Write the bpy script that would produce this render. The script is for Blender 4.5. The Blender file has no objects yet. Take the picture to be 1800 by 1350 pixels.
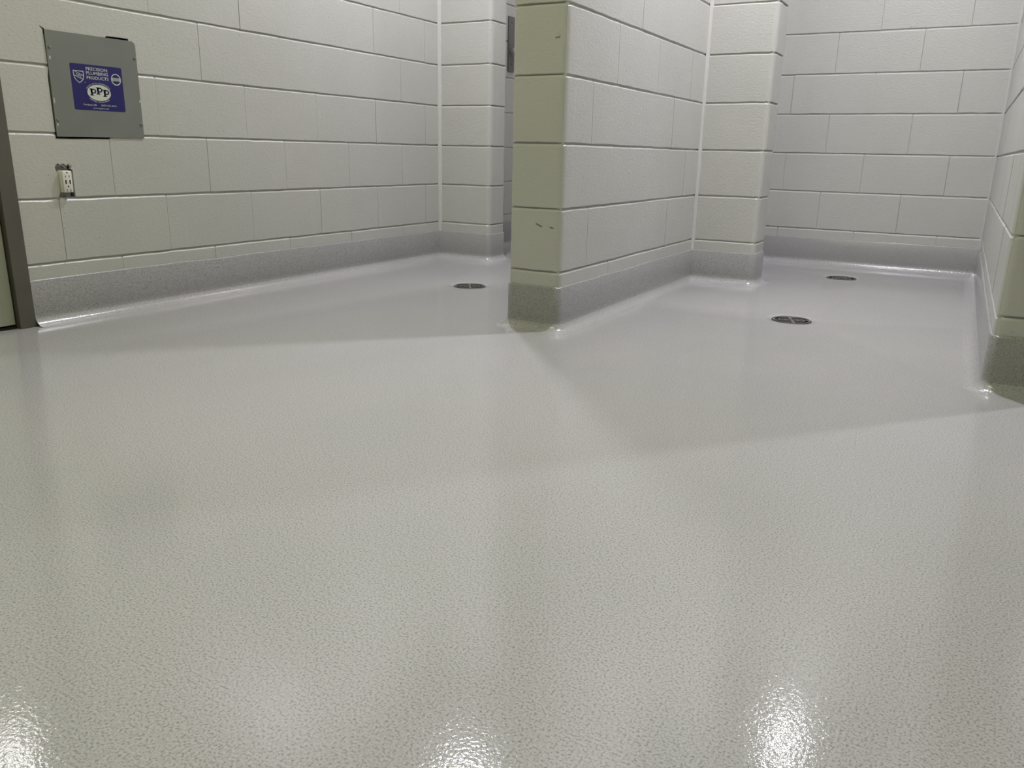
import bpy, bmesh, math, random
from mathutils import Vector, Matrix

SC = bpy.context.scene
COL = SC.collection
R = math.radians

# ------------------------------------------------------------------ camera
# plan axes: X runs along the shower fronts (to the right), Y runs into the showers, Z up, floor at 0
EYE = 0.571
PITCH, ROLL, YAW = R(16.068), R(1.196), R(29.4)
cam_data = bpy.data.cameras.new('camera')
cam_data.sensor_width = 36.0
cam_data.lens = 36.0 * 1409.6 / 1800.0
cam_data.clip_start = 0.02
cam = bpy.data.objects.new('camera', cam_data)
COL.objects.link(cam)
right0 = Vector((math.cos(YAW), math.sin(YAW), 0))
fwd_h = Vector((-math.sin(YAW), math.cos(YAW), 0))
fwd = fwd_h * math.cos(PITCH) + Vector((0, 0, -math.sin(PITCH)))
up0 = right0.cross(fwd)
rgt = right0 * math.cos(ROLL) + up0 * math.sin(ROLL)
upv = -right0 * math.sin(ROLL) + up0 * math.cos(ROLL)
cam.matrix_world = Matrix(((rgt.x, upv.x, -fwd.x, 0), (rgt.y, upv.y, -fwd.y, 0), (rgt.z, upv.z, -fwd.z, EYE), (0, 0, 0, 1)))
SC.camera = cam

# ------------------------------------------------------------------ world, lamps, exposure
world = bpy.data.worlds.new('world')
SC.world = world
world.use_nodes = True
world.node_tree.nodes['Background'].inputs[0].default_value = (0.02, 0.02, 0.02, 1)
world.node_tree.nodes['Background'].inputs[1].default_value = 1.0

SC.view_settings.view_transform = 'Standard'
SC.view_settings.look = 'None'
SC.view_settings.gamma = 1.0
SC.view_settings.use_curve_mapping = False
SC.view_settings.exposure = 0.0

CEIL = 0.197 + 12 * 0.2032


def downlight(x, y, power, color, size=0.095):
    d = bpy.data.lights.new('ceiling_downlight_or_fill', 'AREA')
    d.shape = 'DISK'
    d.size = size
    d.energy = power
    d.color = color
    o = bpy.data.objects.new('ceiling_downlight_or_fill', d)
    COL.objects.link(o)
    o.location = (x, y, CEIL - 0.012)
    return o


STALL = (0.98, 0.945, 1.05)
FRONT = (0.98, 1.0, 0.62)
POWER = dict(stall=36.0, shower=8.0, corridor=23.0, rear=6.0)
# one lamp over each changing area, one over each shower behind it
for lx, ly, k in ((-1.90, 3.00, 0.97), (-0.52, 3.06, 1.22), (1.42, 3.78, 1.4)):
    downlight(lx, ly, k * POWER['stall'], STALL)
for lx, ly in ((-1.90, 4.40), (-0.55, 4.40)):
    downlight(lx, ly, POWER['shower'], STALL)
# corridor: unseen fill lights overhead and behind the camera, added to brighten the front


def corridor_fill(x, y, power):
    t = downlight(x, y, power, FRONT)
    t.data.shape = 'RECTANGLE'
    t.data.size, t.data.size_y = 1.2, 0.6


corridor_fill(-1.05, 0.85, POWER['corridor'])
corridor_fill(0.6, -1.6, POWER['rear'])

# ------------------------------------------------------------------ materials
def new_mat(name):
    m = bpy.data.materials.new(name)
    m.use_nodes = True
    nt = m.node_tree
    return m, nt, nt.nodes['Principled BSDF']


def node(nt, kind, **kw):
    n = nt.nodes.new(kind)
    for k, v in kw.items():
        if k in n.inputs:
            n.inputs[k].default_value = v
        else:
            setattr(n, k, v)
    return n


def ramp(nt, src, stops):
    r = nt.nodes.new('ShaderNodeValToRGB')
    while len(r.color_ramp.elements) < len(stops):
        r.color_ramp.elements.new(0.5)
    for e, (p, c) in zip(r.color_ramp.elements, stops):
        e.position = p
        e.color = (*c, 1)
    nt.links.new(src, r.inputs[0])
    return r


def world_pos(nt):
    return nt.nodes.new('ShaderNodeNewGeometry').outputs['Position']


def mat_paint():
    m, nt, b = new_mat('painted_block')
    pos = world_pos(nt)
    big = node(nt, 'ShaderNodeTexNoise', Scale=3.0, Detail=3.0)
    nt.links.new(pos, big.inputs['Vector'])
    col = ramp(nt, big.outputs['Fac'], [(0.3, (0.486, 0.488, 0.452)), (0.7, (0.514, 0.514, 0.476))])
    nt.links.new(col.outputs[0], b.inputs['Base Color'])
    b.inputs['Roughness'].default_value = 0.34
    b.inputs['Specular IOR Level'].default_value = 0.5
    # rough masonry face under the paint
    st = node(nt, 'ShaderNodeMapping')
    st.inputs['Scale'].default_value = (1, 1, 1.9)
    nt.links.new(pos, st.inputs['Vector'])
    n1 = node(nt, 'ShaderNodeTexNoise', Scale=70.0, Detail=3.0, Roughness=0.6)
    nt.links.new(st.outputs[0], n1.inputs['Vector'])
    b1 = node(nt, 'ShaderNodeBump', Strength=0.55, Distance=0.0022)
    nt.links.new(n1.outputs['Fac'], b1.inputs['Height'])
    vo = node(nt, 'ShaderNodeTexVoronoi', Scale=30.0)
    nt.links.new(st.outputs[0], vo.inputs['Vector'])
    pit = node(nt, 'ShaderNodeMapRange')
    pit.inputs['From Min'].default_value = 0.04
    pit.inputs['From Max'].default_value = 0.10
    nt.links.new(vo.outputs['Distance'], pit.inputs['Value'])
    b2 = node(nt, 'ShaderNodeBump', Strength=0.8, Distance=0.0022)
    nt.links.new(pit.outputs[0], b2.inputs['Height'])
    nt.links.new(b1.outputs[0], b2.inputs['Normal'])
    nt.links.new(b2.outputs[0], b.inputs['Normal'])
    return m


def mat_epoxy(name, k, rough, bump):
    m, nt, b = new_mat(name)
    pos = world_pos(nt)
    n1 = node(nt, 'ShaderNodeTexNoise', Scale=330.0, Detail=2.0, Roughness=0.65)
    nt.links.new(pos, n1.inputs['Vector'])
    c1 = ramp(nt, n1.outputs['Fac'], [(p, tuple(k * q for q in c)) for p, c in ((0.35, (0.240, 0.238, 0.230)), (0.47, (0.388, 0.385, 0.388)), (0.66, (0.450, 0.448, 0.455)))])
    n2 = node(nt, 'ShaderNodeTexNoise', Scale=1.7, Detail=3.0)
    nt.links.new(pos, n2.inputs['Vector'])
    c2 = ramp(nt, n2.outputs['Fac'], [(0.3, (0.93, 0.94, 0.91)), (0.7, (1.0, 0.985, 0.975))])
    mx = node(nt, 'ShaderNodeMix', data_type='RGBA', blend_type='MULTIPLY')
    mx.inputs[0].default_value = 1.0
    nt.links.new(c1.outputs[0], mx.inputs[6])
    nt.links.new(c2.outputs[0], mx.inputs[7])
    nt.links.new(mx.outputs[2], b.inputs['Base Color'])
    b.inputs['Roughness'].default_value = rough
    b.inputs['Specular IOR Level'].default_value = 0.5
    n3 = node(nt, 'ShaderNodeTexNoise', Scale=210.0, Detail=2.0, Roughness=0.5)
    nt.links.new(pos, n3.inputs['Vector'])
    bp = node(nt, 'ShaderNodeBump', Strength=bump, Distance=0.0006)
    nt.links.new(n3.outputs['Fac'], bp.inputs['Height'])
    n4 = node(nt, 'ShaderNodeTexNoise', Scale=75.0, Detail=1.0)
    nt.links.new(pos, n4.inputs['Vector'])
    bp2 = node(nt, 'ShaderNodeBump', Strength=0.10, Distance=0.0006)
    nt.links.new(n4.outputs['Fac'], bp2.inputs['Height'])
    nt.links.new(bp.outputs[0], bp2.inputs['Normal'])
    nt.links.new(bp2.outputs[0], b.inputs['Normal'])
    return m


def mat_simple(name, color, rough=0.5, metal=0.0, var=0.06, scale=25.0, bump=0.0):
    m, nt, b = new_mat(name)
    pos = world_pos(nt)
    n = node(nt, 'ShaderNodeTexNoise', Scale=scale, Detail=3.0)
    nt.links.new(pos, n.inputs['Vector'])
    lo = tuple(c * (1 - var) for c in color)
    hi = tuple(min(1, c * (1 + var)) for c in color)
    r = ramp(nt, n.outputs['Fac'], [(0.3, lo), (0.7, hi)])
    nt.links.new(r.outputs[0], b.inputs['Base Color'])
    b.inputs['Roughness'].default_value = rough
    b.inputs['Metallic'].default_value = metal
    if bump:
        bp = node(nt, 'ShaderNodeBump', Strength=bump, Distance=0.001)
        nt.links.new(n.outputs['Fac'], bp.inputs['Height'])
        nt.links.new(bp.outputs[0], b.inputs['Normal'])
    return m


M_PAINT = mat_paint()
M_EPOXY = mat_epoxy('quartz_epoxy_floor', 1.03, 0.08, 0.32)
M_COVE = mat_epoxy('quartz_epoxy_cove', 1.03, 0.16, 0.8)
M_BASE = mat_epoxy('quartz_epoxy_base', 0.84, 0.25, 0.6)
M_CAULK = mat_simple('painted_caulk', (0.55, 0.545, 0.515), 0.3, var=0.03, scale=40)
M_MORTAR = mat_simple('painted_mortar', (0.50, 0.495, 0.47), 0.45, var=0.03, bump=0.3)
M_CEIL = mat_simple('ceiling_paint', (0.80, 0.80, 0.78), 0.8, var=0.02, scale=4)
M_PLAINWALL = mat_simple('plain_wall_paint', (0.55, 0.55, 0.48), 0.5, var=0.03, scale=6)
M_FRAME = mat_simple('door_frame_enamel', (0.105, 0.098, 0.080), 0.42, var=0.08, scale=12)
M_LEAF = mat_simple('door_leaf_paint', (0.36, 0.37, 0.30), 0.45, var=0.03, scale=5)
M_PANEL = mat_simple('grey_panel_enamel', (0.185, 0.198, 0.178), 0.38, var=0.05, scale=9)
M_SCREW = mat_simple('zinc_screw', (0.30, 0.29, 0.27), 0.4, 0.8, var=0.1, scale=300)
M_BLUE = mat_simple('sticker_blue', (0.012, 0.011, 0.115), 0.4, var=0.06, scale=60)
M_WHITE = mat_simple('sticker_white', (0.50, 0.52, 0.50), 0.5, var=0.03, scale=60)
M_OVAL = mat_simple('sticker_ivory', (0.56, 0.59, 0.50), 0.5, var=0.03, scale=60)
M_INK = mat_simple('sticker_ink', (0.010, 0.009, 0.07), 0.5, var=0.03, scale=60)
M_PLASTIC = mat_simple('white_plastic', (0.72, 0.71, 0.64), 0.35, var=0.02, scale=50)
M_BLACK = mat_simple('black_slot', (0.006, 0.006, 0.006), 0.6, var=0.1, scale=50)
M_STRAP = mat_simple('galvanised_strap', (0.23, 0.22, 0.19), 0.55, 0.5, var=0.35, scale=350)
M_STEEL = mat_simple('drain_steel', (0.085, 0.08, 0.075), 0.45, 0.6, var=0.12, scale=200)
M_DRAINRIB = mat_simple('drain_rib_steel', (0.34, 0.32, 0.31), 0.35, 0.85, var=0.1, scale=200)
M_PIPE = mat_simple('drain_throat', (0.012, 0.011, 0.010), 0.7, var=0.2, scale=50)
M_PLATE = mat_simple('brushed_plate', (0.17, 0.16, 0.16), 0.45, 0.35, var=0.08, scale=90)
M_KNOB = mat_simple('satin_knob', (0.52, 0.51, 0.51), 0.35, 0.5, var=0.05, scale=90)
M_LITE = mat_simple('lit_door_glass', (0.6, 0.6, 0.6), 0.2, var=0.02, scale=5)
_b = M_LITE.node_tree.nodes['Principled BSDF']
_b.inputs['Emission Color'].default_value = (1.0, 0.97, 0.98, 1)
_b.inputs['Emission Strength'].default_value = 12.0
M_SCUFF = mat_simple('scuff', (0.030, 0.028, 0.020), 0.7, var=0.2, scale=200)


# ------------------------------------------------------------------ helpers
def link(name, me, mat, parent=None, loc=(0, 0, 0)):
    o = bpy.data.objects.new(name, me)
    if mat is not None and not me.materials:
        me.materials.append(mat)
    COL.objects.link(o)
    o.location = loc
    if parent is not None:
        o.parent = parent
    return o


def mesh(name, verts, faces, smooth=None):
    me = bpy.data.meshes.new(name)
    me.from_pydata([tuple(v) for v in verts], [], faces)
    bm = bmesh.new()
    bm.from_mesh(me)
    bmesh.ops.recalc_face_normals(bm, faces=bm.faces)
    bm.to_mesh(me)
    bm.free()
    if smooth is not None:
        me.polygons.foreach_set('use_smooth', [True] * len(me.polygons))
        me.set_sharp_from_angle(angle=R(smooth))
    me.update()
    return me


def box_data(x0, x1, y0, y1, z0, z1):
    v = [(x0, y0, z0), (x1, y0, z0), (x1, y1, z0), (x0, y1, z0), (x0, y0, z1), (x1, y0, z1), (x1, y1, z1), (x0, y1, z1)]
    f = [(0, 3, 2, 1), (4, 5, 6, 7), (0, 1, 5, 4), (1, 2, 6, 5), (2, 3, 7, 6), (3, 0, 4, 7)]
    return v, f


def boxes(name, lst):
    V, F = [], []
    for b in lst:
        v, f = box_data(*b)
        n = len(V)
        V += v
        F += [tuple(i + n for i in q) for q in f]
    return mesh(name, V, F)


def bev_box(name, x0, x1, y0, y1, z0, z1, w, seg=2):
    me = boxes(name, [(x0, x1, y0, y1, z0, z1)])
    bm = bmesh.new()
    bm.from_mesh(me)
    bmesh.ops.bevel(bm, geom=list(bm.edges), offset=w, segments=seg, affect='EDGES', profile=0.5)
    bm.to_mesh(me)
    bm.free()
    me.polygons.foreach_set('use_smooth', [True] * len(me.polygons))
    me.set_sharp_from_angle(angle=R(50))
    return me


def prism(name, poly, axis, lo, hi):
    """polygon in the plane normal to axis, extruded from lo to hi.  axis 'x': poly is (y, z)"""
    n = len(poly)

    def p(q, t):
        return (t, q[0], q[1]) if axis == 'x' else ((q[0], t, q[1]) if axis == 'y' else (q[0], q[1], t))
    V = [p(q, lo) for q in poly] + [p(q, hi) for q in poly]
    F = [tuple(range(n)), tuple(range(2 * n - 1, n - 1, -1))]
    F += [(i, (i + 1) % n, n + (i + 1) % n, n + i) for i in range(n)]
    return mesh(name, V, F)


def lathe(name, prof, seg=32, smooth=35):
    """profile of (r, z) turned about z"""
    V, F = [], []
    for i in range(seg):
        a = 2 * math.pi * i / seg
        for r, z in prof:
            V.append((r * math.cos(a), r * math.sin(a), z))
    n = len(prof)
    for i in range(seg):
        j = (i + 1) % seg
        for k in range(n - 1):
            F.append((i * n + k, j * n + k, j * n + k + 1, i * n + k + 1))
    me = mesh(name, V, F, smooth)
    bm = bmesh.new()
    bm.from_mesh(me)
    bmesh.ops.remove_doubles(bm, verts=bm.verts, dist=1e-6)
    bmesh.ops.recalc_face_normals(bm, faces=bm.faces)
    bm.to_mesh(me)
    bm.free()
    return me


def tag(o, label, cat=None, kind=None, group=None):
    o['label'] = label
    if cat:
        o['category'] = cat
    if kind:
        o['kind'] = kind
    if group:
        o['group'] = group
    return o


def empty(name, loc):
    o = bpy.data.objects.new(name, None)
    o.empty_display_size = 0.05
    COL.objects.link(o)
    o.location = loc
    return o


def cut(o, cutter_mesh):
    """subtract a solid from an object's mesh (both in world placement)"""
    c = bpy.data.objects.new('cutter', cutter_mesh)
    COL.objects.link(c)
    md = o.modifiers.new('cut', 'BOOLEAN')
    md.object = c
    md.operation = 'DIFFERENCE'
    md.solver = 'EXACT'
    bpy.context.view_layer.update()
    dg = bpy.context.evaluated_depsgraph_get()
    me = bpy.data.meshes.new_from_object(o.evaluated_get(dg))
    o.modifiers.clear()
    o.data = me
    bpy.data.objects.remove(c)


# ------------------------------------------------------------------ masonry
H = 0.2032
J0 = 0.197
T = 0.194
BED = 0.0042
EPS = 0.0030
REC = 0.0060
WL, WB = -2.599, 4.80         # face of the left wall, face of the back wall
FRONT_Y = 2.357               # end face of the partitions
C0, C1 = -1.354, -1.160       # centre partition
F0, F1 = 0.080, 0.274         # right partition, built a degree out of square
SKEW = R(1.0)
PL_Y, PC_Y = 3.755, 3.772     # fronts of the two piers
PL_X, PC_X = -2.276, -0.861   # free ends of the two piers
TP, TC = 0.163, 0.182         # their thickness
TOP_COURSE = 12


def jz(k):
    return J0 + k * H


_blocks = {}


def outline(lx, ly, rad, ins, step):
    """rounded rectangle, counter-clockwise from (0,0); rad = radius of corners (0,0),(lx,0),(lx,ly),(0,ly)"""
    x0, y0, x1, y1 = ins, ins, lx - ins, ly - ins
    cs = [(x0, y0, 1, 1, math.pi), (x1, y0, -1, 1, 1.5 * math.pi), (x1, y1, -1, -1, 0), (x0, y1, 1, -1, 0.5 * math.pi)]
    pts = []
    for i, (cx, cy, sx, sy, a0) in enumerate(cs):
        r = max(rad[i] - ins, 0)
        if rad[i] > 0:
            seq = [(cx + sx * r + r * math.cos(a0 + k * math.pi / 12), cy + sy * r + r * math.sin(a0 + k * math.pi / 12)) for k in range(7)]
        else:
            seq = [(cx, cy)]
        pts.append(seq)
    out = []
    lens = [lx, ly, lx, ly]
    for i in range(4):
        out += pts[i]
        a, b = pts[i][-1], pts[(i + 1) % 4][0]
        n = max(1, int(round(lens[i] / step)))
        for k in range(1, n):
            t = k / n
            out.append((a[0] + (b[0] - a[0]) * t, a[1] + (b[1] - a[1]) * t))
    return out


def block_mesh(lx, ly, lz, rad, var):
    key = (round(lx, 3), round(ly, 3), round(lz, 3), rad, var)
    if key in _blocks:
        return _blocks[key]
    rnd = random.Random(int(lx * 7919 + ly * 104729 + lz * 1299709 + var * 31))
    a = outline(lx, ly, rad, EPS, 0.052)
    b = outline(lx, ly, rad, 0.0, 0.052)
    n = len(a)
    jt = [rnd.uniform(-0.0011, 0.0011) for _ in range(n)]
    jb = [rnd.uniform(-0.0011, 0.0011) for _ in range(n)]
    V = []
    V += [(p[0], p[1], jb[i]) for i, p in enumerate(a)]
    V += [(p[0], p[1], 0.0018 + jb[i]) for i, p in enumerate(b)]
    V += [(p[0], p[1], lz - 0.0065 + jt[i]) for i, p in enumerate(b)]
    c = outline(lx, ly, rad, 0.0052, 0.052)
    V += [(p[0], p[1], lz + jt[i]) for i, p in enumerate(c)]
    F = [tuple(range(n - 1, -1, -1)), tuple(range(3 * n, 4 * n))]
    for lv in range(3):
        for i in range(n):
            j = (i + 1) % n
            F.append((lv * n + i, lv * n + j, (lv + 1) * n + j, (lv + 1) * n + i))
    me = mesh('block', V, F, 30)
    me.materials.append(M_PAINT)
    _blocks[key] = me
    return me


BR = 0.025


def lay(parent, axis, at0, s0, s1, joints, end0=False, end1=False, seed=1, T=T, open_head=1.0, skip=()):
    """lay one wythe of blocks.  axis 'y': wall spans x at0..at0+T and runs y s0..s1;  axis 'x': the other way.
    joints(k) gives the phase of the head joints of course k.  end0/end1: bullnosed free ends"""
    rnd = random.Random(seed)
    made = []
    for k in range(-1, TOP_COURSE):
        z0 = 0.001 if k < 0 else jz(k) + BED / 2
        z1 = jz(k + 1) - BED / 2
        ph = joints(k)
        cuts = []
        if ph is not None:
            n = math.ceil((s0 + 0.04 - ph) / (2 * H))
            while ph + n * 2 * H < s1 - 0.04:
                cuts.append(ph + n * 2 * H)
                n += 1
        cuts = [c for c in cuts if not any(k == kk and abs(c - cc) < 0.05 for kk, cc in skip)]
        st = [s0] + cuts + [s1]
        for i in range(len(st) - 1):
            g0 = 0.0 if i == 0 else open_head * rnd.choice((0.0001, 0.0003, 0.0006, 0.0009, 0.0014))
            g1 = 0.0 if i == len(st) - 2 else open_head * rnd.choice((0.0001, 0.0003, 0.0006, 0.0009, 0.0014))
            a, b = st[i] + g0, st[i + 1] - g1
            L = b - a
            b0 = end0 and i == 0
            b1 = end1 and i == len(st) - 2
            rr = BR
            if axis == 'y':
                rad = (rr if b0 else 0, rr if b0 else 0, rr if b1 else 0, rr if b1 else 0)
                me = block_mesh(T, L, z1 - z0, rad, rnd.randrange(3))
                loc = (at0, a, z0)
            else:
                rad = (rr if b0 else 0, rr if b1 else 0, rr if b1 else 0, rr if b0 else 0)
                me = block_mesh(L, T, z1 - z0, rad, rnd.randrange(3))
                loc = (a, at0, z0)
            # hand-laid: faces never quite in one plane
            d = rnd.uniform(-0.0007, 0.0007)
            loc = (loc[0] + d, loc[1], loc[2]) if axis == 'y' else (loc[0], loc[1] + d, loc[2])
            o = link('block', me, None, parent, loc)
            made.append((k, a, b, o))
    return made


def core(name, x0, x1, y0, y1, label, top=CEIL):
    o = link(name, boxes(name, [(x0, x1, y0, y1, 0.0005, top)]), M_MORTAR)
    return tag(o, label, kind='structure')


def caulk(parent, x, y, sx, sy, leg=0.015):
    """concave bead in an inside corner at (x, y) opening toward (sx, sy)"""
    pts = [(0, 0), (leg, 0)]
    for k in range(1, 5):
        a = math.pi / 2 * k / 5
        pts.append((leg - leg * 0.62 * math.sin(a), leg - leg * 0.62 * math.cos(a) - leg * 0.38 * (1 - k / 5)))
    pts = [(0.0, 0.0), (leg, 0.0), (leg * 0.62, leg * 0.16), (leg * 0.36, leg * 0.36), (leg * 0.16, leg * 0.62), (0.0, leg)]
    poly = [(x + sx * (p[0] - 0.001), y + sy * (p[1] - 0.001)) for p in pts]
    # slightly wandering gun bead
    rnd = random.Random(int((x + 7) * 1000 + y * 77))
    V, F, n = [], [], len(poly)
    zs = [0.14 + (CEIL - 0.14) * i / 40 for i in range(41)]
    for z in zs:
        s = rnd.uniform(0.86, 1.12)
        for px, py in poly:
            V.append((x + (px - x) * s, y + (py - y) * s, z))
    for i in range(40):
        for j in range(n):
            F.append((i * n + j, i * n + (j + 1) % n, (i + 1) * n + (j + 1) % n, (i + 1) * n + j))
    F += [tuple(range(n)), tuple(range(40 * n, 41 * n))]
    return link('caulk_bead', mesh('caulk_bead', V, F, 50), M_CAULK, parent)


even = lambda e, o: (lambda k: e if k % 2 == 0 else o)

# left wall: runs from the door to the back wall
DOOR_Y1 = 1.455
wall_left = core('wall_left', WL - T + REC, WL - REC, DOOR_Y1, WB, 'long light grey painted block wall beside the dark door frame')
left_blocks = lay(wall_left, 'y', WL - T, DOOR_Y1, WB, even(1.996, 1.793), seed=3, skip=((2, 1.59), (3, 1.793)))
caulk(wall_left, WL, PL_Y, 1, -1, 0.017)
caulk(wall_left, WL, PL_Y + TP, 1, 1)

wall_left_pier = core('wall_left_pier', WL - 0.02, PL_X - REC - 0.002, PL_Y + REC, PL_Y + TP - REC, 'short painted block pier standing out of the left wall behind the floor drain')
lay(wall_left_pier, 'x', PL_Y, WL + 0.0005, PL_X, lambda k: None, end1=True, seed=5, T=TP)

# centre partition and its pier
wall_center = core('wall_center', C0 + REC, C1 - REC, FRONT_Y + REC + 0.002, WB + 0.001, 'free-standing painted block partition with rounded end in the middle')
lay(wall_center, 'y', C0, FRONT_Y, WB, even(2.565, 2.764), end0=True, seed=11)
wall_center_pier = core('wall_center_pier', C1 - 0.02, PC_X - REC - 0.002, PC_Y + REC, PC_Y + TC - REC, 'short painted block pier joined to the right side of the middle partition')
lay(wall_center_pier, 'x', PC_Y, C1 + 0.0005, PC_X, lambda k: None, end1=True, seed=13, T=TC)
caulk(wall_center, C1, PC_Y, 1, -1)
caulk(wall_center, C1, PC_Y + TC, 1, 1)
caulk(wall_center, C1, WB, 1, -1)

# right partition
wall_right = core('wall_right', F0 + REC, F1 - REC, FRONT_Y + REC + 0.002, WB + 0.001, 'painted block partition cut by the right edge of the picture')
lay(wall_right, 'y', F0, FRONT_Y, WB, even(2.764, 2.565), end0=True, seed=17, open_head=0.15)
caulk(wall_right, F0, WB + 0.004, -1, -1)
SKEW_M = Matrix.Translation((F0, FRONT_Y, 0)) @ Matrix.Rotation(SKEW, 4, 'Z') @ Matrix.Translation((-F0, -FRONT_Y, 0))
wall_right.matrix_world = SKEW_M
FB = F0 - math.tan(SKEW) * (WB - FRONT_Y)     # where its face meets the back wall


def sk(x, y):
    v = SKEW_M @ Vector((x, y, 0))
    return (v.x, v.y)



# back wall
wall_back = core('wall_back', WL - T, 2.80, WB + REC, WB + T, 'painted block wall closing the shower behind the far drain')
lay(wall_back, 'x', WB, C1, FB, even(-0.774, -0.981), seed=23)
lay(wall_back, 'x', WB, WL, C0, even(-2.0, -2.2), seed=29)
caulk(wall_back, WL, WB, 1, -1)

# parts of the building out of the picture: next stall, corridor, ceiling
o = link('wall_next_stall', boxes('wall_next_stall', [(F1, 2.8, WB, WB + REC, 0, CEIL), (2.6, 2.794, FRONT_Y, WB, 0, CEIL)]), M_PLAINWALL)
tag(o, 'painted block wall of the next shower, out of the picture to the right', kind='structure')
o = link('wall_corridor_left', boxes('wall_corridor_left', [(WL - T, WL, -2.6, 0.435, 0, CEIL), (WL - T, WL, 0.435, DOOR_Y1, 2.15, CEIL)]), M_PLAINWALL)
tag(o, 'painted wall around and beyond the door, out of the picture to the left', kind='structure')
o = link('wall_corridor_front', boxes('wall_corridor_front', [(WL - T, 4.2, -2.8, -2.6, 0, CEIL)]), M_PLAINWALL)
tag(o, 'painted corridor wall behind the camera', kind='structure')
o = link('wall_corridor_right', boxes('wall_corridor_right', [(4.0, 4.2, -2.6, WB, 0, CEIL)]), M_PLAINWALL)
tag(o, 'painted wall at the far right end of the corridor, out of the picture', kind='structure')
o = link('ceiling', boxes('ceiling', [(WL - T, 4.2, -2.8, WB + T, CEIL, CEIL + 0.1)]), M_CEIL)
tag(o, 'flat painted ceiling above the showers, out of the picture', kind='structure')

# ------------------------------------------------------------------ floor with three drain openings
DRAINS = [((-0.540, 3.060), 'round metal floor drain nearest the camera, right of the middle partition', R(20)),
          ((-0.549, 4.345), 'round metal floor drain close to the back wall of the shower', R(55)),
          ((-1.920, 3.005), 'round metal floor drain left of the middle partition', R(35))]
DR = 0.070
bm = bmesh.new()
edges = []


def loop(pts):
    vs = [bm.verts.new(p) for p in pts]
    for i in range(len(vs)):
        edges.append(bm.edges.new((vs[i], vs[(i + 1) % len(vs)])))
    return vs


loop([(WL - T, -2.8, 0), (4.2, -2.8, 0), (4.2, WB + T, 0), (WL - T, WB + T, 0)])
rings = []
NS = 40
for (cx, cy), _, _ in DRAINS:
    rings.append(loop([(cx + 0.105 * math.cos(2 * math.pi * i / NS), cy + 0.105 * math.sin(2 * math.pi * i / NS), 0) for i in range(NS)]))
bmesh.ops.triangle_fill(bm, use_beauty=True, use_dissolve=False, edges=edges)
bad = []
for f in bm.faces:
    c = f.calc_center_median()
    for (cx, cy), _, _ in DRAINS:
        if math.hypot(c.x - cx, c.y - cy) < 0.10 and all(math.hypot(v.co.x - cx, v.co.y - cy) < 0.106 for v in f.verts):
            bad.append(f)
bmesh.ops.delete(bm, geom=bad, context='FACES_ONLY')
for ring, ((cx, cy), _, _) in zip(rings, DRAINS):
    prev = ring
    for r, z in ((0.088, -0.0012), (0.076, -0.0035), (DR + 0.0015, -0.0045), (DR + 0.001, -0.04)):
        cur = [bm.verts.new((cx + r * math.cos(2 * math.pi * i / NS), cy + r * math.sin(2 * math.pi * i / NS), z)) for i in range(NS)]
        for i in range(NS):
            j = (i + 1) % NS
            bm.faces.new((prev[i], prev[j], cur[j], cur[i]))
        prev = cur
bmesh.ops.recalc_face_normals(bm, faces=bm.faces)
me = bpy.data.meshes.new('floor')
bm.to_mesh(me)
bm.free()
if sum(p.normal.z * p.area for p in me.polygons) < 0:
    me.flip_normals()
me.polygons.foreach_set('use_smooth', [True] * len(me.polygons))
me.set_sharp_from_angle(angle=R(40))
floor = tag(link('floor', me, M_EPOXY), 'glossy speckled grey epoxy floor', kind='structure')

# ------------------------------------------------------------------ coved base, one continuous run
BT = 0.147
PATH = [((WL, DOOR_Y1), 'end'), ((WL, PL_Y), 'in'), ((PL_X, PL_Y), 'out'), ((PL_X, PL_Y + TP), 'out'), ((WL, PL_Y + TP), 'in'), ((WL, WB), 'in'),
        ((C0, WB), 'in'), ((C0, FRONT_Y), 'out'), ((C1, FRONT_Y), 'out'), ((C1, PC_Y), 'in'), ((PC_X, PC_Y), 'out'), ((PC_X, PC_Y + TC), 'out'),
        ((C1, PC_Y + TC), 'in'), ((C1, WB), 'in'), ((FB, WB), 'in'), (sk(F0, FRONT_Y), 'out'), (sk(F1, FRONT_Y), 'out'), ((FB + T, WB), 'in'), ((2.6, WB), 'end')]


def run_points():
    P = []
    for i, (p, k) in enumerate(PATH):
        p = Vector(p)
        din = (p - Vector(PATH[i - 1][0])).normalized() if i > 0 else None
        dout = (Vector(PATH[i + 1][0]) - p).normalized() if i < len(PATH) - 1 else None
        nr = lambda d: Vector((d.y, -d.x))
        if k == 'end':
            P.append((p, nr(dout or din), i))
        elif k == 'in':
            P.append((p, nr(din) + nr(dout), i))
        else:
            c = p - (nr(din) + nr(dout)) * BR
            a0 = math.atan2(nr(din).y, nr(din).x)
            a1 = math.atan2(nr(dout).y, nr(dout).x)
            while a1 - a0 > math.pi:
                a1 -= 2 * math.pi
            while a1 - a0 < -math.pi:
                a1 += 2 * math.pi
            for s in range(7):
                a = a0 + (a1 - a0) * s / 6
                n = Vector((math.cos(a), math.sin(a)))
                P.append((c + n * BR, n, i))
    return P


def base_profile():
    pr = [(0.0, BT + 0.0005), (0.004, BT), (0.0062, BT - 0.003), (0.0062, 0.040)]
    r = 0.034
    for s in range(1, 9):
        a = math.pi / 2 * s / 8
        pr.append((0.0062 + r * (1 - math.cos(a)), 0.040 - 0.0 - (0.0393) * math.sin(a)))
    pr.append((0.048, 0.0001))
    return pr


RUN = run_points()


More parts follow.
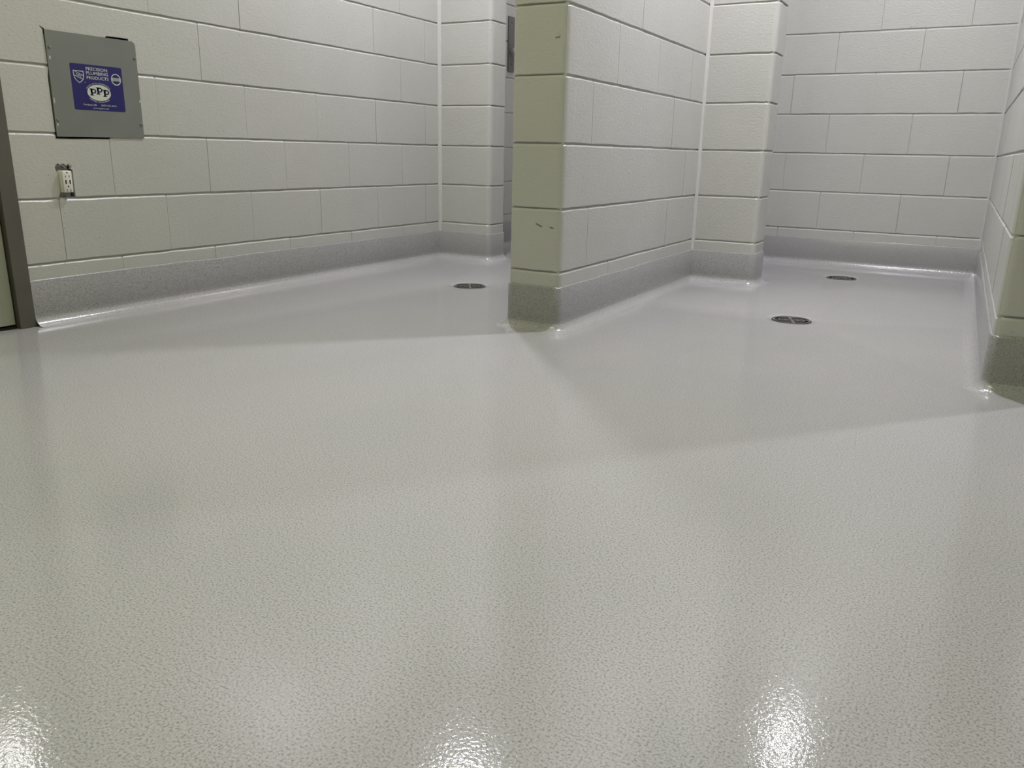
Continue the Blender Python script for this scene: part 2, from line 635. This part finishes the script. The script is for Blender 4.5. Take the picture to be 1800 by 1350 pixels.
def baseboard(name, i0, i1, label):
    pts = [q for q in RUN if i0 <= q[2] <= i1]
    # fine stations along straight lengths so the trowelled edge can waver
    rnd = random.Random(i0 * 13 + 5)
    dense = []
    for a, b in zip(pts[:-1], pts[1:]):
        n = max(1, int((b[0] - a[0]).length / 0.12))
        d = (b[0] - a[0]).normalized()
        nn = Vector((d.y, -d.x))
        dense.append((a[0], a[1]))
        for s in range(1, n):
            dense.append((a[0] + (b[0] - a[0]) * s / n, nn))
    dense.append((pts[-1][0], pts[-1][1]))
    pr = base_profile()
    V, F = [], []
    for p, m in dense:
        dz = rnd.uniform(-0.0022, 0.0022)
        for k, (d, z) in enumerate(pr):
            q = p + m * d
            V.append((q.x, q.y, z + (dz if k < 3 else 0)))
    n = len(pr)
    for i in range(len(dense) - 1):
        for k in range(n - 1):
            F.append((i * n + k, (i + 1) * n + k, (i + 1) * n + k + 1, i * n + k + 1))
    me = bpy.data.meshes.new(name)
    me.from_pydata(V, [], F)
    me.polygons.foreach_set('use_smooth', [True] * len(me.polygons))
    me.set_sharp_from_angle(angle=R(50))
    me.materials.append(M_BASE)
    me.materials.append(M_COVE)
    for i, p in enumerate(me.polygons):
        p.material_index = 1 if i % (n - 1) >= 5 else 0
    o = link(name, me, None)
    return tag(o, label, kind='structure')


baseboard('baseboard_left', 0, 1, 'grey speckled coved base along the long left wall')
baseboard('baseboard_left_pier', 1, 4, 'grey speckled coved base wrapping the left pier')
baseboard('baseboard_left_rear', 4, 6, 'grey speckled coved base behind the left pier')
baseboard('baseboard_center', 6, 9, 'grey speckled coved base wrapping the end of the middle partition')
baseboard('baseboard_center_pier', 9, 13, 'grey speckled coved base wrapping the pier of the middle partition')
baseboard('baseboard_back', 13, 14, 'grey speckled coved base under the back wall of the shower')
baseboard('baseboard_right', 14, 18, 'grey speckled coved base wrapping the end of the right partition')

# ------------------------------------------------------------------ drains


def arc_bar(r0, r1, a0, a1, z0, z1, seg=10):
    V, F = [], []
    for i in range(seg + 1):
        a = a0 + (a1 - a0) * i / seg
        c, s = math.cos(a), math.sin(a)
        V += [(r0 * c, r0 * s, z0), (r1 * c, r1 * s, z0), (r1 * c, r1 * s, z1), (r0 * c, r0 * s, z1)]
    for i in range(seg):
        for k in range(4):
            F.append((i * 4 + k, (i + 1) * 4 + k, (i + 1) * 4 + (k + 1) % 4, i * 4 + (k + 1) % 4))
    F += [(0, 1, 2, 3), (seg * 4 + 3, seg * 4 + 2, seg * 4 + 1, seg * 4)]
    return V, F


def joined(name, parts):
    V, F = [], []
    for v, f in parts:
        n = len(V)
        V += v
        F += [tuple(i + n for i in q) for q in f]
    return mesh(name, V, F)


me_rim = lathe('rim', [(0.058, -0.020), (0.0585, -0.0035), (0.060, -0.0022), (0.068, -0.0018), (DR, -0.003), (DR, -0.03)], 48)
me_throat = lathe('drain_throat', [(0.0, -0.045), (0.055, -0.045), (0.0685, -0.028), (0.0685, -0.012)], 32)
me_ring = []
for r0 in (0.0135, 0.0235, 0.0335, 0.0435):
    me_ring.append(joined('grate_ring', [arc_bar(r0, r0 + 0.0036, q * math.pi / 2, (q + 1) * math.pi / 2, -0.0075, -0.0028, 9) for q in range(4)]))
me_spoke = boxes('spoke', [(0.004, 0.0595, -0.0042, 0.0042, -0.0080, -0.0026)])
me_hub = lathe('hub', [(0.0, -0.0022), (0.0075, -0.0022), (0.0088, -0.0035), (0.0088, -0.0085)], 20)
me_scr = lathe('screw', [(0.0, 0.0006), (0.002, 0.0004), (0.0035, -0.0012), (0.0035, -0.004)], 14)
for (cx, cy), lab, rot in DRAINS:
    d = empty('floor_drain', (cx, cy, 0.0))
    d.rotation_euler = (0, 0, rot)
    tag(d, lab, 'floor drain', group='round floor drains')
    link('rim', me_rim, M_STEEL, d)
    link('drain_throat', me_throat, M_PIPE, d)
    for q, m in enumerate(me_ring):
        link('grate_ring', m, M_DRAINRIB if q % 2 else M_STEEL, d)
    for q in range(4):
        s = link('spoke', me_spoke, M_DRAINRIB, d)
        s.rotation_euler = (0, 0, q * math.pi / 2)
    link('hub', me_hub, M_STEEL, d)
    for sx in (-1, 1):
        link('screw', me_scr, M_DRAINRIB, d, (sx * 0.064, 0, -0.0012))

# ------------------------------------------------------------------ door
door = empty('door_1', (WL, 0.945, 0))
tag(door, 'painted door leaf in a dark steel frame at the left edge', kind='structure')


def dpart(name, lst, mat, bev=0.0015):
    V = []
    me = boxes(name, [(x0 - WL, x1 - WL, y0 - 0.945, y1 - 0.945, z0, z1) for x0, x1, y0, y1, z0, z1 in lst])
    return link(name, me, mat, door)


PR = 0.010
dpart('door_jamb', [(WL - T, WL + PR, 1.404, 1.4535, 0.001, 2.15), (WL - 0.13, WL - 0.062, 1.388, 1.404, 0.001, 2.10)], M_FRAME)
dpart('door_jamb', [(WL - T, WL + PR, 0.4365, 0.486, 0.001, 2.15), (WL - 0.13, WL - 0.062, 0.486, 0.502, 0.001, 2.10)], M_FRAME)
dpart('door_head', [(WL - T, WL + PR, 0.486, 1.404, 2.10, 2.1495)], M_FRAME)
# narrow vision lite near the latch side, lit from the room beyond
LY0, LY1, LZ0, LZ1 = 1.150, 1.270, 1.32, 1.80
dpart('door_leaf', [(WL - 0.055, WL - 0.010, 0.490, LY0, 0.014, 2.096), (WL - 0.055, WL - 0.010, LY1, 1.399, 0.014, 2.096),
                    (WL - 0.055, WL - 0.010, LY0, LY1, 0.014, LZ0), (WL - 0.055, WL - 0.010, LY0, LY1, LZ1, 2.096)], M_LEAF)
dpart('door_window', [(WL - 0.036, WL - 0.030, LY0, LY1, LZ0, LZ1)], M_LITE)
dpart('window_bead', [(WL - 0.030, WL - 0.006, LY0 - 0.012, LY0, LZ0 - 0.012, LZ1 + 0.012), (WL - 0.030, WL - 0.006, LY1, LY1 + 0.012, LZ0 - 0.012, LZ1 + 0.012),
                      (WL - 0.030, WL - 0.006, LY0, LY1, LZ0 - 0.012, LZ0), (WL - 0.030, WL - 0.006, LY0, LY1, LZ1, LZ1 + 0.012)], M_FRAME)
dpart('door_gap_dark', [(WL - T, WL - 0.012, 0.487, 1.403, 0.0005, 0.008)], M_BLACK)  # black strip standing in for the dark gap under the leaf

# ------------------------------------------------------------------ openings cut in the left wall
zz = lambda r: r + J0
hole = [(1.6065, 0.389), (1.66, 0.3885), (1.72, 0.3905), (1.79, 0.391), (1.80, 0.396), (1.85, 0.402), (1.918, 0.404), (1.918, 0.708), (1.906, 0.709),
        (1.9055, 0.7205), (1.87, 0.7205), (1.825, 0.7195), (1.815, 0.711), (1.75, 0.708), (1.625, 0.710), (1.609, 0.7185), (1.6005, 0.7235), (1.6005, 0.7205), (1.6085, 0.712), (1.611, 0.60), (1.606, 0.575)]
hole = [(y, zz(z)) for y, z in hole]
ohole = [(1.591, 0.2085), (1.600, 0.205), (1.648, 0.2065), (1.6485, 0.292), (1.641, 0.296), (1.643, 0.303), (1.634, 0.311), (1.629, 0.305), (1.621, 0.312),
         (1.613, 0.311), (1.608, 0.306), (1.603, 0.3125), (1.594, 0.309), (1.590, 0.300), (1.5925, 0.29), (1.598, 0.28), (1.597, 0.222)]
ohole = [(y, zz(z)) for y, z in ohole]
for k, a, b, o in left_blocks:
    if b > 1.59 and a < 1.93 and k in (1, 2, 3):
        cut(o, prism('cutter', hole, 'x', WL - 0.09, WL + 0.05))
    if b > 1.58 and a < 1.66 and k in (0, 1):
        cut(o, prism('cutter', ohole, 'x', WL - 0.06, WL + 0.05))
cut(wall_left, prism('cutter', hole, 'x', WL - 0.085, WL + 0.05))
cut(wall_left, prism('cutter', ohole, 'x', WL - 0.055, WL + 0.05))

# ------------------------------------------------------------------ access panel with sticker
PB = Vector((WL, 1.77, zz(0.395)))
panel = empty('access_panel', PB)
tag(panel, 'grey metal access cover with a blue sticker screwed to the left wall', 'access panel')


def pw(me, name, mat, parent=None, loc=None):
    """mesh given in world coordinates, hung under the panel"""
    me.transform(Matrix.Translation(-PB))
    return link(name, me, mat, parent or panel)


cov = [(1.6095, 0.3955), (1.9265, 0.3985), (1.9270, 0.700), (1.9235, 0.7085), (1.915, 0.7135), (1.6120, 0.7135)]
me = prism('cover', [(y, zz(z)) for y, z in cov], 'x', WL + 0.0006, WL + 0.0034)
pw(me, 'cover', M_PANEL)
# turned-in flanges behind the sheet
me = boxes('flange', [(WL - 0.014, WL + 0.0006, 1.6115, 1.6135, zz(0.41), zz(0.70)), (WL - 0.014, WL + 0.0006, 1.62, 1.91, zz(0.7045), zz(0.7065))])
pw(me, 'flange', M_PANEL)
for sy, sz in ((1.6215, 0.663), (1.9195, 0.660), (1.6185, 0.446), (1.9195, 0.4445)):
    m = lathe('screw', [(0.0, 0.0044), (0.0028, 0.0038), (0.0046, 0.0016), (0.0048, 0.0)], 14)
    m.transform(Matrix.Rotation(R(90), 4, 'Y'))
    m.transform(Matrix.Translation((WL + 0.0033, sy, zz(sz))))
    pw(m, 'screw', M_SCREW)
# drips of wall paint on the cover's edges
for k, (py, pz, rw, rh) in enumerate(((1.619, 0.632, 0.0028, 0.006), (1.6165, 0.432, 0.0028, 0.005), (1.9235, 0.52, 0.0025, 0.005), (1.615, 0.505, 0.002, 0.01))):
    m = lathe('paint_drip', [(0.0, 0.0008), (0.7, 0.0006), (1.0, 0.0)], 10)
    m.transform(Matrix.Rotation(R(90), 4, 'Y'))
    m.transform(Matrix.Diagonal((1, rw, rh, 1)))
    m.transform(Matrix.Translation((WL + 0.0033, py, zz(pz))))
    pw(m, 'paint_drip', M_CAULK)

SX = WL + 0.0034


def rrect(y0, y1, z0, z1, r, seg=4):
    out = []
    for cy, cz, a0 in ((y1 - r, z1 - r, 0), (y0 + r, z1 - r, 90), (y0 + r, z0 + r, 180), (y1 - r, z0 + r, 270)):
        for s in range(seg + 1):
            a = R(a0 + 90 * s / seg)
            out.append((cy + r * math.cos(a), cz + r * math.sin(a)))
    return out


st_y0, st_y1, st_z0, st_z1 = 1.6805, 1.8640, zz(0.4815), zz(0.6235)
sticker = pw(prism('sticker', rrect(st_y0, st_y1, st_z0, st_z1, 0.005), 'x', SX - 0.0002, SX + 0.0003), 'sticker', M_BLUE)
sticker['label'] = 'blue printed sticker'


def flat(name, polys, mat, lift=0.0005):
    """thin printed shapes; polys: list of (y, z) polygons, or (outer, inner) rings of equal length"""
    V, F = [], []
    for p in polys:
        n0 = len(V)
        if isinstance(p, tuple):
            a, b = p
            n = len(a)
            V += [(SX + lift, y, z) for y, z in a] + [(SX + lift, y, z) for y, z in b]
            F += [(n0 + i, n0 + (i + 1) % n, n0 + n + (i + 1) % n, n0 + n + i) for i in range(n)]
        else:
            V += [(SX + lift, y, z) for y, z in p]
            F.append(tuple(range(n0, n0 + len(p))))
    me = bpy.data.meshes.new(name)
    me.from_pydata(V, [], F)
    me.transform(Matrix.Translation(-PB))
    return link(name, me, mat, sticker)


def ell(cy, cz, ry, rz, n=32):
    return [(cy + ry * math.cos(2 * math.pi * i / n), cz + rz * math.sin(2 * math.pi * i / n)) for i in range(n)]


def text_geo(body, bold=0.0):
    cu = bpy.data.curves.new('lettering', 'FONT')
    cu.body = body
    cu.size = 1.0
    cu.offset = bold
    cu.resolution_u = 2
    ob = bpy.data.objects.new('lettering', cu)
    COL.objects.link(ob)
    bpy.context.view_layer.update()
    dg = bpy.context.evaluated_depsgraph_get()
    me = bpy.data.meshes.new_from_object(ob.evaluated_get(dg))
    bpy.data.objects.remove(ob)
    return me


def text(body, y0, y1, z0, z1, mat, lift=0.0006, arc=None, bold=0.02, serif=0.0):
    """lettering fitted to the rectangle y0..y1, z0..z1 on the sticker; arc=(cy, cz, ry, rz, a0, a1) bends it round an ellipse"""
    me = text_geo(body, bold)
    xs = [v.co.x for v in me.vertices]
    ys = [v.co.y for v in me.vertices]
    xa, xb, ya, yb = min(xs), max(xs), min(ys), max(ys)
    for v in me.vertices:
        u = (v.co.x - xa) / (xb - xa)
        w = (v.co.y - ya) / (yb - ya)
        if arc:
            cy, cz, ry, rz, a0, a1, hgt, flip = arc
            a = R(a0 + (a1 - a0) * u)
            e = (1 - w if flip else w) * hgt
            v.co = (SX + lift, cy + (ry + e) * math.cos(a), cz + (rz + e) * math.sin(a))
        else:
            v.co = (SX + lift, y0 + (y1 - y0) * u, z0 + (z1 - z0) * w)
    me.transform(Matrix.Translation(-PB))
    return link('lettering', me, mat, sticker)


text('PRECISION', 1.7345, 1.8105, zz(0.6055), zz(0.6155), M_WHITE, bold=0.012)
text('PLUMBING', 1.7345, 1.8120, zz(0.5925), zz(0.6025), M_WHITE, bold=0.012)
text('PRODUCTS', 1.7345, 1.8125, zz(0.5785), zz(0.5885), M_WHITE, bold=0.012)
OC = (1.7730, zz(0.538))
flat('oval_emblem', [ell(OC[0], OC[1], 0.0420, 0.0252, 40)], M_OVAL, 0.0005)
text('SPECIFY WITH CONFIDENCE', 0, 0, 0, 0, M_WHITE, arc=(OC[0], OC[1], 0.0440, 0.0272, 160, 28, 0.0042, False), bold=0.01)
text('INSTALL WITH PRIDE', 0, 0, 0, 0, M_WHITE, arc=(OC[0], OC[1], 0.0440, 0.0272, 220, 318, 0.0042, True), bold=0.01)
text('Portland, OR', 1.7135, 1.7590, zz(0.4955), zz(0.5015), M_WHITE, bold=0.015)
text('(503) 256-4010', 1.7755, 1.8310, zz(0.4955), zz(0.5015), M_WHITE, bold=0.015)
text('www.pppinc.net', 1.7445, 1.8020, zz(0.4860), zz(0.4910), M_WHITE, bold=0.015)


def slab_p(y, z, w, h):
    """slab-serif capital with a heavy stem"""
    t = w * 0.27
    polys = [[(y + w * 0.16, z), (y + w * 0.16 + t, z), (y + w * 0.16 + t, z + h), (y + w * 0.16, z + h)],
             [(y, z), (y + w * 0.62, z), (y + w * 0.62, z + h * 0.05), (y + w * 0.46, z + h * 0.17), (y + w * 0.12, z + h * 0.17), (y, z + h * 0.05)],
             [(y, z + h * 0.87), (y + w * 0.5, z + h * 0.87), (y + w * 0.5, z + h), (y, z + h)]]
    cy, cz = y + w * 0.56, z + h * 0.64
    polys.append((ell(cy, cz, w * 0.44, h * 0.36, 20), ell(cy + w * 0.01, cz, w * 0.20, h * 0.185, 20)))
    return polys


flat('monogram', slab_p(1.7395, zz(0.5285), 0.0235, 0.0215) + slab_p(1.7625, zz(0.5330), 0.0235, 0.0220) + slab_p(1.7860, zz(0.5270), 0.0240, 0.0220), M_INK, 0.0007)
# shield emblem with a diagonal band
SO = [(1.6890, 0.6025), (1.7255, 0.6020), (1.7258, 0.5840), (1.7210, 0.5740), (1.7140, 0.5675), (1.7070, 0.5640), (1.7000, 0.5690), (1.6930, 0.5765), (1.6895, 0.5860)]
cyz = (1.7072, 0.5850)
SI = [(cyz[0] + (y - cyz[0]) * 0.86, cyz[1] + (z - cyz[1]) * 0.86) for y, z in SO]
toz = lambda L: [(y, zz(z)) for y, z in L]
flat('shield_emblem', [(toz(SO), toz(SI)),
                       toz([(1.6905, 0.6010), (1.6945, 0.6010), (1.7245, 0.5880), (1.7245, 0.5855)]),
                       toz([(1.6900, 0.5890), (1.6900, 0.5868), (1.7225, 0.5745), (1.7235, 0.5765)])], M_WHITE, 0.0006)
me = text_geo('UPC', 0.02)
xs = [v.co.x for v in me.vertices]
w0 = max(xs)
ang = R(-23)
for v in me.vertices:
    u, w = v.co.x / w0 * 0.020 - 0.010, v.co.y * 0.0085 - 0.0028
    v.co = (SX + 0.0006, 1.7078 + u * math.cos(ang) - w * math.sin(ang), zz(0.5875) + u * math.sin(ang) + w * math.cos(ang))
me.transform(Matrix.Translation(-PB))
link('lettering', me, M_WHITE, sticker)
text('R', 1.7262, 1.7290, zz(0.5655), zz(0.5690), M_WHITE)
# round seal
RC = (1.8400, zz(0.5845))
flat('ring_emblem', [(ell(*RC, 0.0182, 0.0186, 36), ell(*RC, 0.0150, 0.0154, 36)),
                     [(RC[0] - 0.0148, RC[1] - 0.0046), (RC[0] + 0.0148, RC[1] - 0.0046), (RC[0] + 0.0148, RC[1] + 0.0052), (RC[0] - 0.0148, RC[1] + 0.0052)]], M_WHITE, 0.0005)
text('ASSE', RC[0] - 0.0125, RC[0] + 0.0125, RC[1] - 0.0032, RC[1] + 0.0040, M_PANEL, lift=0.0008)

# ------------------------------------------------------------------ receptacle
OY, OZ = 1.6175, zz(0.2555)
out = empty('power_outlet', (WL, OY, OZ - 0.035))
tag(out, 'white electrical outlet without cover plate in the left wall below the metal access cover', 'outlet')
OB = Vector((WL, OY, OZ - 0.035))


def ow(me, name, mat, parent=None):
    me.transform(Matrix.Translation(-OB))
    return link(name, me, mat, parent or out)


ow(boxes('mounting_strap', [(WL - 0.010, WL - 0.0085, OY - 0.019, OY + 0.019, OZ - 0.0490, OZ + 0.0520)]), 'mounting_strap', M_STRAP)
ow(boxes('wall_box', [(WL - 0.050, WL - 0.048, OY - 0.026, OY + 0.03, OZ - 0.05, OZ + 0.055)]), 'wall_box', M_BLACK)
body = ow(bev_box('body', WL - 0.046, WL + 0.009, OY - 0.0172, OY + 0.0172, OZ - 0.0345, OZ + 0.0345, 0.003), 'body', M_PLASTIC)
fc = ow(bev_box('face', WL + 0.0085, WL + 0.0165, OY - 0.0158, OY + 0.0160, OZ - 0.0335, OZ + 0.0335, 0.0018), 'face', M_PLASTIC)
FX = WL + 0.0162


def slot(y, z, w, h, name='slot'):
    me = boxes(name, [(FX - 0.001, FX + 0.0006, OY + y - w / 2, OY + y + w / 2, OZ + z - h / 2, OZ + z + h / 2)])
    me.transform(Matrix.Translation(-OB))
    return link(name, me, M_BLACK, fc)


for cz in (0.0165, -0.0275):
    slot(-0.0062, cz, 0.0017, 0.0068)
    slot(0.0062, cz, 0.0020, 0.0080)
for cz in (0.0285, -0.0150):
    me = prism('ground_hole', ell(OY - 0.0002, OZ + cz, 0.0025, 0.0025, 14), 'x', FX - 0.001, FX + 0.0006)
    me.transform(Matrix.Translation(-OB))
    link('ground_hole', me, M_BLACK, fc)
slot(-0.0068, -0.0010, 0.0046, 0.0128, 'charging_port')
slot(0.0072, -0.0010, 0.0046, 0.0128, 'charging_port')
rnd = random.Random(4)
for k in range(7):
    y = OY - 0.022 + 0.0075 * k + rnd.uniform(-0.002, 0.002)
    s = rnd.uniform(0.0022, 0.0042)
    me = boxes('plaster_crumb', [(WL - 0.006, WL - 0.0005, y - s, y + s, OZ + 0.0475 + rnd.uniform(-0.006, 0.004), OZ + 0.053 + rnd.uniform(-0.002, 0.004))])
    bm = bmesh.new()
    bm.from_mesh(me)
    for v in bm.verts:
        v.co += Vector((rnd.uniform(-1, 1), rnd.uniform(-1, 1), rnd.uniform(-1, 1))) * 0.0018
    bm.to_mesh(me)
    bm.free()
    ow(me, 'plaster_crumb', M_STRAP)

# ------------------------------------------------------------------ plate with knob on the left wall behind the pier
KB = Vector((WL, 4.506, zz(0.845)))
pl = empty('wall_plate', KB)
tag(pl, 'narrow dark metal wall plate with a round knob beyond the left pier', 'wall plate')


def kw(me, name, mat):
    return link(name, me, mat, pl)


kw(bev_box('backplate', 0.0005, 0.010, -0.034, 0.034, 0.0, 0.310, 0.003), 'backplate', M_PLATE)
m = lathe('knob', [(0.0, 0.052), (0.014, 0.051), (0.021, 0.046), (0.0235, 0.038), (0.021, 0.030), (0.012, 0.024), (0.010, 0.0095)], 24)
m.transform(Matrix.Rotation(R(90), 4, 'Y'))
m.transform(Matrix.Diagonal((1, 1.12, 1.12, 1)))
m.transform(Matrix.Translation((0, 0.000, 0.115)))
kw(m, 'knob', M_KNOB)
for z in (0.275, 0.045):
    m = lathe('screw', [(0.0, 0.0125), (0.003, 0.012), (0.0045, 0.0095)], 12)
    m.transform(Matrix.Rotation(R(90), 4, 'Y'))
    m.transform(Matrix.Translation((0, -0.004, z)))
    kw(m, 'screw', M_BLACK)


# ------------------------------------------------------------------ scuffs on the end of the middle partition
def scuff(pts, w):
    L = [(x, zz(z) + w) for x, z in pts] + [(x, zz(z) - w * 0.8) for x, z in reversed(pts)]
    return link('scuff_mark', prism('scuff_mark', L, 'y', FRONT_Y - 0.0012, FRONT_Y + 0.0002), M_SCUFF, wall_center)


scuff([(-1.250, 0.1535), (-1.241, 0.1500), (-1.233, 0.1460), (-1.2285, 0.1465)], 0.0012)
scuff([(-1.200, 0.1445), (-1.192, 0.1435), (-1.1860, 0.1415)], 0.0011)
scuff([(-1.2010, 0.7140), (-1.194, 0.7160), (-1.1870, 0.7155), (-1.1850, 0.7200)], 0.0008)
